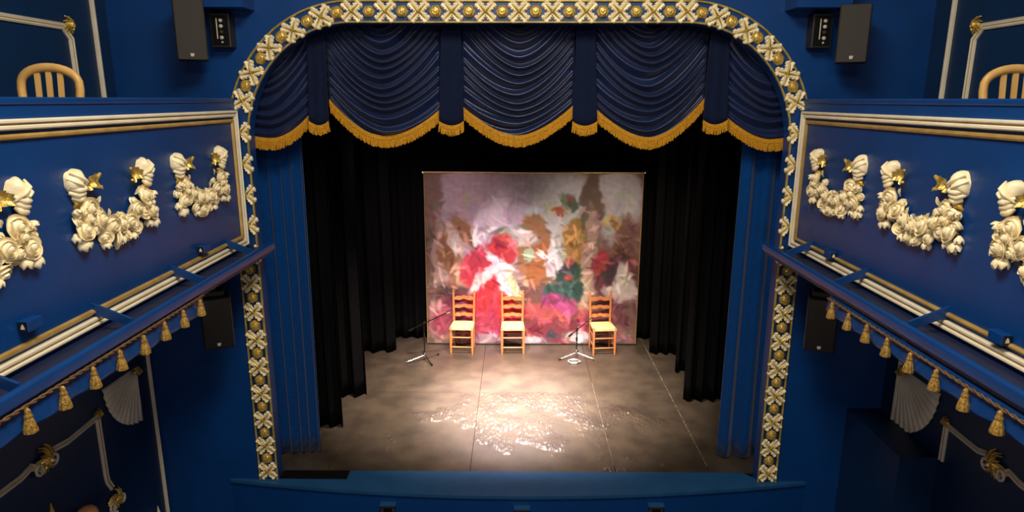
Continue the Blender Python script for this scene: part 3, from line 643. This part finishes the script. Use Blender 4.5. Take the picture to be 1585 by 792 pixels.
def bud_mesh(seed, R=.036, L=.075):
    rnd = random.Random(seed); mb = MB(); n = 5
    for k in range(n):
        a0 = 2*pi*k/n+rnd.uniform(-.1, .1)
        def pet(u, v, a0=a0):
            a = a0+(u-.5)*1.7*(1-.45*v**2); r = R*(sin(min(1, v*1.05)*pi*.72)*1.0+.12); return Vector((r*cos(a), r*sin(a), L*v*(1-.25*(abs(u-.5)*2)**2*v)))
        mb.grid(pet, 4, 5)
    mb.lathe([(R*.3, 0), (R*.85, L*.3), (R*.7, L*.65), (R*.2, L*.9)], (0, 0, 0), 'z', 8)
    return mb
GM = {}
_tmp = []
for nm_, m_ in (('rose_a', rose_mesh(1)), ('rose_b', rose_mesh(2, (3, 4, 5), .055, .05)), ('bud', bud_mesh(3)), ('bloom', rose_mesh(5, (3, 5), .055, .045))):
    o = m_.build('flower', 'cream', None, 60); GM[nm_] = o.data; bpy.data.objects.remove(o)
def leaf():
    mb = MB()
    def f(u, v):
        w = .026*sin(pi*min(.98, v*.95+.03))**.8; x = (u-.5)*2*w; return Vector((x, v*.10, .012*sin(pi*v)+.006*abs(u-.5)*2+.004*cos(v*20)*abs(u-.5)))
    return mb.grid(f, 4, 8, (0, 0, -.004))
o = leaf().build('leaf', 'cream', None, 50); GM['leaf'] = o.data; bpy.data.objects.remove(o)
def knot_mesh(sx):
    """draped hood above each end: rounded creased cap over rolled folds"""
    mb = MB(); n = 30; vs = []; fs = []
    for i in range(9):
        e = i/8*pi/2
        for k in range(n):
            q = 2*pi*k/n; cr = 1+.09*sin(q*3+1.2*sx+e*3.5)*sin(e)+.05*sin(q*6+e*4)*sin(e)
            x = .068*sin(e)*cos(q)*cr; y = .072*sin(e)*sin(q)*cr+(.016*cos(q)*sx); z = .078*cos(e)
            vs.append((x, y, z))
    for i in range(8):
        for k in range(n): fs.append((i*n+k, i*n+(k+1) % n, (i+1)*n+(k+1) % n, (i+1)*n+k))
    mb.add(vs, fs)
    for (cx, cy, R, h) in () and ((.024*sx, -.060, .036, .062), (.040*sx, -.035, .028, .07), (-.018*sx, -.082, .036, .05), (.018*sx, -.112, .030, .045)):
        prof = [(R*.15, h*.75), (R*.45, h*.95), (R*.7, h), (R*.92, h*.82), (R, h*.5), (R*.8, 0)]
        mb.lathe(prof, (cx, cy, 0), 'z', 12, .08, 3)
    for (p, r) in (([(-.055, -.035, .01), (-.02, -.055, .055), (.02, -.05, .066), (.052, -.02, .03)], .020), ([(-.05, -.065, .01), (-.015, -.085, .045), (.02, -.075, .052), (.05, -.05, .02)], .022), ([(-.03, -.10, .01), (.0, -.112, .045), (.03, -.10, .04), (.04, -.08, .02)], .021), ([(-.045, .055, .03), (-.01, .02, .082), (.03, -.01, .080), (.055, -.045, .04)], .012), ([(-.065, .02, .02), (-.035, -.01, .070), (.0, -.03, .080)], .011)):
        P_ = [(x*sx, y, z) for x, y, z in p]; Q_ = []
        for i in range(len(P_)-1):
            for k in range(3): Q_.append(Vector(P_[i]).lerp(Vector(P_[i+1]), k/3))
        Q_.append(Vector(P_[-1])); mb.tube(Q_, [r*(.55+.45*sin(pi*i/(len(Q_)-1))) for i in range(len(Q_))], 8)
    return mb
def ribbon_mesh(sx):
    """crinkled gilt ribbon end flying inward, forked tip"""
    mb = MB()
    def rb(u, v):
        x = sx*(.02+.13*u); w = .030+.022*u; nt_ = (.022*(1-abs(v-.5)*2) if u > .85 else 0); return Vector((x-sx*nt_, -.02+.02*sin(u*3)+(v-.5)*2*w+.012*u, .05+.014*sin(u*15)+.01*cos(v*6)))
    mb.grid(rb, 18, 6, (0, 0, -.008))
    for dv in (-1, 1): mb.lathe([(.003, -.012), (.011, -.006), (.012, .003), (.005, .011)], (sx*.155, .002+dv*.042, .05), 'z', 8)
    return mb
def strap_mesh(sx):
    mb = MB()
    def st(u, v):
        return Vector((sx*.01+(u-.5)*.06*(1+.3*sin(v*7))+.012*sin(v*9), -.10-.22*v, .016+.016*sin(v*17)+.016*cos((u-.5)*5)))
    mb.grid(st, 6, 18, (0, 0, -.012)); return mb
GM['knot1'] = None
for sx in (-1, 1):
    for key, fn, m_ in (('knot', knot_mesh, 'cream'), ('ribbon', ribbon_mesh, 'gold'), ('strap', strap_mesh, 'gold')):
        o = fn(sx).build(key, m_, None, 60); GM[key+str(sx)] = o.data; bpy.data.objects.remove(o)
def stem_mesh():
    mb = MB(); pts = [(-.40+.8*i/24, -.13-.17*(1-((i-12)/12)**2), .022) for i in range(25)]
    return mb.tube(pts, .032, 8, flat=.6)
o = stem_mesh().build('festoon_core', 'cream', None, True); GM['core'] = o.data; bpy.data.objects.remove(o)
def garland(loc, side, label, seed, flip=False):
    # local axes: X along the wall, Y up, Z out of the wall
    t = thing('flower_garland', label, 'garland', loc, 0, 'flower garlands on the balcony fronts')
    # matrix: local X -> world +-y, local Y -> world z, local Z -> world out
    if side < 0: R_ = Matrix(((0, 0, 1), (1, 0, 0), (0, 1, 0)))      # X->+y, Y->+z, Z->+x
    else: R_ = Matrix(((0, 0, -1), (-1, 0, 0), (0, 1, 0)))           # X->-y, Y->+z, Z->-x
    t.rotation_euler = R_.to_euler(); t.scale = (.96, .96, .96)
    rnd = random.Random(seed)
    def put(key, name, x, y, z=0, rx=0, ry=0, rz=0, s=1.0, label_=None):
        o = bpy.data.objects.new(name, GM[key]); COL.objects.link(o); o.parent = t; o.location = (x, y, z)
        o.rotation_euler = (rx, ry, rz); o.scale = (s, s, s)
        if label_: o['label'] = label_
        return o
    W = .385
    put('core', 'festoon_core', 0, 0)
    for sx in (-1, 1):
        put('knot'+str(-sx), 'drapery_knot', sx*(W+.02), .085, 0, s=1.05)
        put('ribbon'+str(-sx), 'ribbon', sx*(W-.045), .06, 0, label_='gilded crinkled ribbon end')
        put('strap'+str(-sx), 'ribbon_strap', sx*(W+.012), .06, 0, label_='gilded ribbon hanging behind the flowers')
    # roses along the festoon
    for i in range(7):
        u = -1+2*i/6; x = u*.33; y = -.12-.165*(1-u*u)
        put(('rose_a', 'rose_b')[i % 2], 'rose', x, y+rnd.uniform(-.01, .01)+.012, .030, rnd.uniform(-.35, .2), rnd.uniform(-.3, .3), rnd.uniform(0, 6), rnd.uniform(1.0, 1.2))
    for i in range(6):
        u = -.83+1.66*i/5; x = u*.36; y = -.19-.175*(1-u*u)
        put(('bloom', 'rose_b', 'rose_a')[i % 3], 'rose', x, y, .016, rnd.uniform(0, .8), rnd.uniform(-.4, .4), rnd.uniform(0, 6), rnd.uniform(.9, 1.1))
    for i in range(6):
        u = -.7+1.4*i/5; x = u*.30; y = -.03-.17*(1-u*u)
        if i in (0, 5, 2, 3): put('bloom', 'rose', x, y-.02, .014, rnd.uniform(-.9, -.3), rnd.uniform(-.4, .4), rnd.uniform(0, 6), .72)
    for sx in (-1, 1):      # drops under each end
        put('rose_a', 'rose', sx*.40, -.235, .032, .2, sx*.15, rnd.uniform(0, 6), 1.1)
        put('bloom', 'rose', sx*.395, -.115, .035, -.3, sx*.2, rnd.uniform(0, 6), .82)
        put('rose_b', 'rose', sx*.345, -.165, .038, -.2, 0, rnd.uniform(0, 6), .9)
        put('bud', 'bud', sx*.43, -.10, .02, .5, sx*.7, 0, .8)
        put('bloom', 'rose', sx*.445, -.175, .016, 0, sx*.6, rnd.uniform(0, 6), .8)
        put('bud', 'bud', sx*.375, -.285, .02, 1.45+rnd.uniform(-.1, .15), sx*-.5, 0, .95)
        put('bud', 'bud', sx*.425, -.29, .02, 1.5, sx*.1, .5, 1.1)
        put('bud', 'bud', sx*.46, -.245, .016, 1.4, sx*.8, .2, .8)
    for i in range(3): put('bud', 'bud', -.16+.16*i+rnd.uniform(-.02, .02), -.345, .016, 1.35, rnd.uniform(-.5, .5), 0, .85)
    for i in range(5):
        u = -1+2*i/4; x = u*.33; y = -.17-.15*(1-u*u); put('leaf', 'leaf', x, y, .012, .25, 0, pi+u*.8+rnd.uniform(-.3, .3), .95)
    for i in range(5):
        u = -1+2*i/4; x = u*.24; y = -.06-.15*(1-u*u); put('leaf', 'leaf', x, y-.03, .02, .3, 0, rnd.uniform(-.9, .9), .7)
    return t
garland((-BX+.001, -.885, 3.485), -1, 'cream and gold flower garland on the left balcony, closest to the stage', 1)
garland((-BX+.001, -2.14, 3.485), -1, 'cream and gold flower garland on the left balcony, second from the stage', 2)
garland((-BX+.001, -3.385, 3.485), -1, 'cream and gold flower garland on the left balcony, cut by the photo edge', 3)
garland((BX-.001, -.86, 3.475), 1, 'cream and gold flower garland on the right balcony, closest to the stage', 4)
garland((BX-.001, -2.07, 3.475), 1, 'cream and gold flower garland on the right balcony, second from the stage', 5)
garland((BX-.001, -3.28, 3.475), 1, 'cream and gold flower garland on the right balcony, cut by the photo edge', 6)
# ------------------------------------------------------------------ speakers and amplifier boxes
def speaker(loc, w_, h_, d_, tilt, yaw, lb, grp, lower=False):
    t = thing('loudspeaker', lb, 'loudspeaker', loc, yaw, grp); t.rotation_euler = (tilt, 0, yaw)
    MB().bev((-w_/2, 0, 0), (w_/2, d_, h_), .012).build('cabinet', 'speaker_body', t)
    MB().bev((-w_/2+.008, -.012, .008), (w_/2-.008, .004, h_-.008), .006).build('grille', 'speaker' if not lower else 'black_metal', t)
    MB().prism([(-.014, .035), (.010, .035), (.016, .062), (-.018, .062)], -.016, -.011, 'y').build('badge', 'knob', t)
    MB().box((-.03, d_-.002, h_*.3), (.03, d_+.10 if not lower else d_+.06, h_*.7)).build('wall_bracket', 'black_metal', t)
    if lower: MB().bev((-w_/2+.03, .05, h_), (w_/2-.05, d_-.02, h_+.05), .01).build('hanging_yoke', 'speaker', t); MB().tube([(0, d_*.5, h_+.04), (0, d_*.5, 2.6-loc[2])], .018, 8).build('hanging_rod', 'black_metal', t, True)
    return t
speaker((-2.912, -.36, 4.385), .255, .54, .20, 0, .40, 'black loudspeaker on the upper left wall beside the arch', 'wall loudspeakers')
speaker((2.948, -.36, 4.37), .255, .50, .20, 0, -.40, 'black loudspeaker on the upper right wall beside the arch', 'wall loudspeakers')
speaker((-2.82, -.62, 1.75), .27, .50, .24, 0, .42, 'black loudspeaker hanging in shadow under the left balcony', 'under-balcony loudspeakers', True)
speaker((2.83, -.62, 1.74), .27, .52, .24, 0, -.42, 'black loudspeaker hanging in shadow under the right balcony', 'under-balcony loudspeakers', True)
for s, nm in ((-1, 'left'), (1, 'right')):
    x = -2.665 if s < 0 else 2.69
    t = thing('amplifier_box', 'small black control box with pale knobs beside the upper %s loudspeaker' % nm, 'amplifier', (x*1.03, -.13, 4.515), 0, 'control boxes beside the loudspeakers')
    MB().bev((-.09, 0, 0), (.09, .129, .30), .008).build('housing', 'speaker_body', t)
    MB().box((-.075, -.006, .02), (.075, .001, .28)).build('front_plate', 'black_metal', t)
    for k, zz in enumerate((.235, .185, .135, .085, .045)):
        MB().lathe([(.010, -.022), (.016, -.018), (.017, -.005)] if k < 4 else [(.006, -.012), (.010, -.008), (.010, -.005)], (.015, 0, zz), 'y', 12).build('knob', 'knob' if k != 2 else 'speaker', t, True)
    MB().box((-.028, -.009, .075), (-.021, -.005, .255)).build('scale_strip', 'white', t)
# ------------------------------------------------------------------ side wall mouldings
def bead(s, pts, parent, off, m='white', w_=.028, name='moulding'):
    mb = MB(off); rect_sweep(mb, pts, [(-w_, 0), (-w_, .012), (-w_*.6, .024), (-w_*.15, .014), (w_*.15, .014), (w_*.6, .024), (w_, .012), (w_, 0)], (-s, 0, 0)); o = mb.build(name, m, parent, 40)
    g = MB(off); rect_sweep(g, pts, [(-w_*.13, .012), (-w_*.13, .017), (w_*.13, .017), (w_*.13, .012)], (-s, 0, 0)); q = g.build('gold_line', 'gold_flat', o)
    return o
XWL = 3.849
def gilt_scroll(s, y, z, parent, off, size=.1, seed=0, scrolls=True):
    rnd = random.Random(seed); mb = MB(off)
    for k in range(22):
        a = 2*pi*k/11+rnd.uniform(-.3, .3); L = size*(rnd.uniform(.8, 1.1) if k < 11 else rnd.uniform(.4, .65))
        pts = [(s*(XWL-.01), y, z), (s*(XWL-.045-.015*(k > 10)), y+cos(a)*L*.45, z+sin(a)*L*.5), (s*(XWL-.03), y+cos(a+.3)*L*.8, z+sin(a+.3)*L*.85), (s*(XWL-.01), y+cos(a+.6)*L, z+sin(a+.6)*L)]
        mb.tube(pts, [size*.17, size*.15, size*.13, size*.06], 6, flat=.5)
    mb.lathe([(size*.08, -.0), (size*.25, .01), (size*.3, .03), (size*.3, .05)], (s*(XWL-.06) if s > 0 else s*(XWL-.01)-.0, y, z), 'x', 10)
    mb.build('gilded_leafwork', 'gold', parent, 60)['label'] = 'tarnished gold rococo leafwork'
    if scrolls:
        for sg in (-1, 1):
            mb = MB(off); pts = []; rr = []
            for i in range(22):
                a = i*.42; r = size*.50*(1-i/27); pts.append((s*(XWL-.028-.012*i/22), y+sg*(size*.62-r*cos(a)*.9+size*.1), z-size*.25+r*sin(a)*-1)); rr.append(.013*(1-i/60))
            mb.tube(pts, rr, 8, up=(1, 0, 0)).build('scroll', 'white', parent, 60)
for s, nm in ((-1, 'left'), (1, 'right')):
    off = Vector((s*XWL, -1.7, 3.4)); yv = -.22 if s < 0 else -.29
    # tall vertical beads beside the corner
    o = MB(); rect_sweep(o, [(s*XWL, yv, 3.34), (s*XWL, yv, 6.6)], [(-.025, 0), (-.025, .02), (0, .03), (.025, .02), (.025, 0)], (-s, 0, 0)); struct(o.build('trim_%d' % (4 if s < 0 else 5), 'white', None, 40))
    yv2 = -.07 if s < 0 else -.25
    o = MB(); rect_sweep(o, [(s*XWL, yv2, -.93 if s < 0 else .872), (s*XWL, yv2, 2.58)], [(-.022, 0), (-.022, .018), (0, .028), (.022, .018), (.022, 0)], (-s, 0, 0)); struct(o.build('trim_%d' % (6 if s < 0 else 7), 'white', None, 40))
    yc = -.58 if s < 0 else -.62
    t = thing('wall_panel_frame', 'white moulded panel frame on the %s wall above the balcony, gold at its corner' % nm, 'moulding', off, 0, 'upper wall panel frames')
    bead(s, [(s*XWL, yc, 3.34), (s*XWL, yc, 4.55), (s*XWL, yc-.09, 4.645), (s*XWL, -5.6, 4.645), (s*XWL, -5.6, 3.34)], t, off)
    gilt_scroll(s, yc-.02, 4.66, t, off, .075, 3, False)
    # lower frame
    off = Vector((s*XWL, -1.7, 0)); yc = -.975 if s < 0 else -1.05; ym = -1.70
    t = thing('wall_panel_frame', 'white scrolled panel frame low on the %s wall with tarnished gold cartouche' % nm, 'moulding', off, 0, 'lower wall panel frames')
    yl = 2*ym-yc
    zb = .87 if s > 0 else .45
    bead(s, [(s*XWL, yc, zb+(.0 if s > 0 else .17)), (s*XWL, yc, 1.22), (s*XWL, yc-.42, 1.205), (s*XWL, ym+.13, 1.23), (s*XWL, ym+.06, 1.20)], t, off)
    bead(s, [(s*XWL, ym-.06, 1.17), (s*XWL, ym-.13, 1.22), (s*XWL, ym-.25, 1.195), (s*XWL, yl, 1.20), (s*XWL, yl, .45)], t, off)
    if s < 0:
        bead(s, [(s*XWL, yc, .62), (s*XWL, yc+.01, .56), (s*XWL, yc+.06, .46)], t, off)
        bead(s, [(s*XWL, yc+.06, .22), (s*XWL, yc, .12), (s*XWL, yc, -.6)], t, off)
        gilt_scroll(s, yc+.07, .33, t, off, .11, 9)
    gilt_scroll(s, ym+.01, 1.20, t, off, .12, 5)
    gilt_scroll(s, yc+.0, 1.25, t, off, .05, 6, False)
    # quarter fan
    ya, za = (-.29, 1.43) if s < 0 else (-.28, 1.45); off = Vector((s*XWL, ya, za))
    t = thing('fan_ornament', 'white fluted quarter-fan plaster ornament on the %s wall below the balcony' % nm, 'ornament', off, 0, 'fan ornaments on the side walls')
    nr = 11
    for k in range(nr):
        a0, a1 = [pi+(pi/2)*q/nr for q in (k, k+1)]; am = (a0+a1)/2; R_ = .56 if s < 0 else .62
        mb = MB(); 
        def rb(u, v, a0=a0, a1=a1): 
            a = a0+(a1-a0)*u; r = .03+(R_*(1+.022*sin(pi*u))-.03)*v; return Vector((-s*(.004+.022*sin(pi*u)*(.3+.7*v)), cos(a)*r, sin(a)*r))
        mb.grid(rb, 6, 4, (s*.006, 0, 0)); mb.build('rib', 'white', t, 'all')
    mb = MB()
    for k in range(5):
        a = pi*1.25+(k-2)*.5; mb.tube([(-s*.02, .02*cos(a), .02*sin(a)), (-s*.05, .05*cos(a), .06*sin(a)), (-s*.03, .085*cos(a+.2), .09*sin(a+.2))], [.018, .016, .006], 6)
    mb.build('gilded_tip', 'gold', t, 60)
# wall light with a peach globe and a gilt finial, low on the left wall
t = thing('wall_light', 'wall light with peach glass globe low on the left wall, mostly below the picture', 'lamp', (-3.849, -1.42, .18))
mb = MB(); mb.lathe([(.005, -.09), (.05, -.075), (.082, -.035), (.09, 0), (.082, .04), (.055, .072), (.01, .09)], (.10, -.01, .34), 'z', 20); mb.build('globe', 'globe', t, True)
mb = MB(); mb.lathe([(.006, 0), (.022, .03), (.018, .07), (.010, .11), (.003, .15)], (.06, -.344, .53), 'z', 10); mb.build('finial', 'gold', t, True)
mb = MB(); mb.tube([(.0, 0, 0), (.06, .0, -.02), (.10, -.01, .12), (.10, -.01, .255)], .012, 8); mb.tube([(0, 0, 0), (.05, -.2, -.02), (.06, -.344, .15), (.06, -.344, .53)], .012, 8); mb.build('arm', 'gold', t, True)
MB().lathe([(.07, 0), (.06, .012), (.02, .02)], (0, 0, 0), 'x', 14).build('backplate', 'gold', t, True)
t = thing('plaster_finial', 'small white plaster tip rising at the bottom edge by the left corner', 'ornament', (-3.849, -.28, -.465))
mb = MB(); mb.lathe([(.02, 0), (.04, .06), (.03, .16), (.012, .26), (.003, .31)], (.03, 0, 0), 'z', 9, .15, 5); mb.build('leaf_tip', 'white', t, 50)
# ------------------------------------------------------------------ balcony chairs
def beech_chair():
    t = thing('bentwood_chair', '', 'chair'); H = .95; w2 = .215
    pts = []
    for i in range(25):
        a = pi*i/24; x = -cos(a)*w2; pts.append((x*(1 if abs(x) < w2*.99 else 1), .02, 0))
    path = [(-w2*.86, .0, .44), (-w2*.93, .03, .60), (-w2, .055, .78)]+[(-w2*cos(a)*1.0, .06, .80+.125*sin(a)**.85) for a in [pi*i/16 for i in range(1, 16)]]+[(w2, .055, .78), (w2*.93, .03, .60), (w2*.86, 0, .44)]
    mb = MB(); rs = []
    mb.tube(path, .031, 8, up=(0, 1, 0), flat=1.0); mb.build('back_frame', 'beech', t, 50)
    for x in (-.085, 0, .085):
        ztop = .80+.125*sqrt(max(0, 1-(x/w2)**2))
        mb = MB(); mb.add([(x*.9-.018, -.005, .44), (x*.9+.018, -.005, .44), (x*.9+.018, .01, .44), (x*.9-.018, .01, .44), (x-.020, .052, ztop), (x+.020, .052, ztop), (x+.020, .068, ztop), (x-.020, .068, ztop)], [(0,3,2,1),(4,5,6,7),(0,1,5,4),(1,2,6,5),(2,3,7,6),(3,0,4,7)]); mb.build('back_slat', 'beech', t)
    MB().bev((-.21, -.42, .42), (.21, .02, .46), .015).build('seat', 'beech', t)
    for sx in (-1, 1):
        MB().tube([(sx*.18, -.38, .42), (sx*.20, -.41, 0)], [.022, .015], 8).build('leg', 'beech', t, True)
        MB().tube([(sx*.18, .0, .44), (sx*.19, .05, 0)], [.024, .016], 8).build('leg', 'beech', t, True)
    return t
c = beech_chair(); c.location = (-3.19, -1.93, 3.332); c.rotation_euler = (0, 0, .12); c['label'] = 'pale wooden chair with slatted arched back in the left balcony'
c2 = copy_tree(c); c2.location = (3.33, -1.93, 3.332); c2.rotation_euler = (0, 0, -.12); c2['label'] = 'pale wooden chair with slatted arched back in the right balcony'
for q in (c, c2): q.scale = (.87, .87, 1.0); q['group'] = 'balcony chairs'
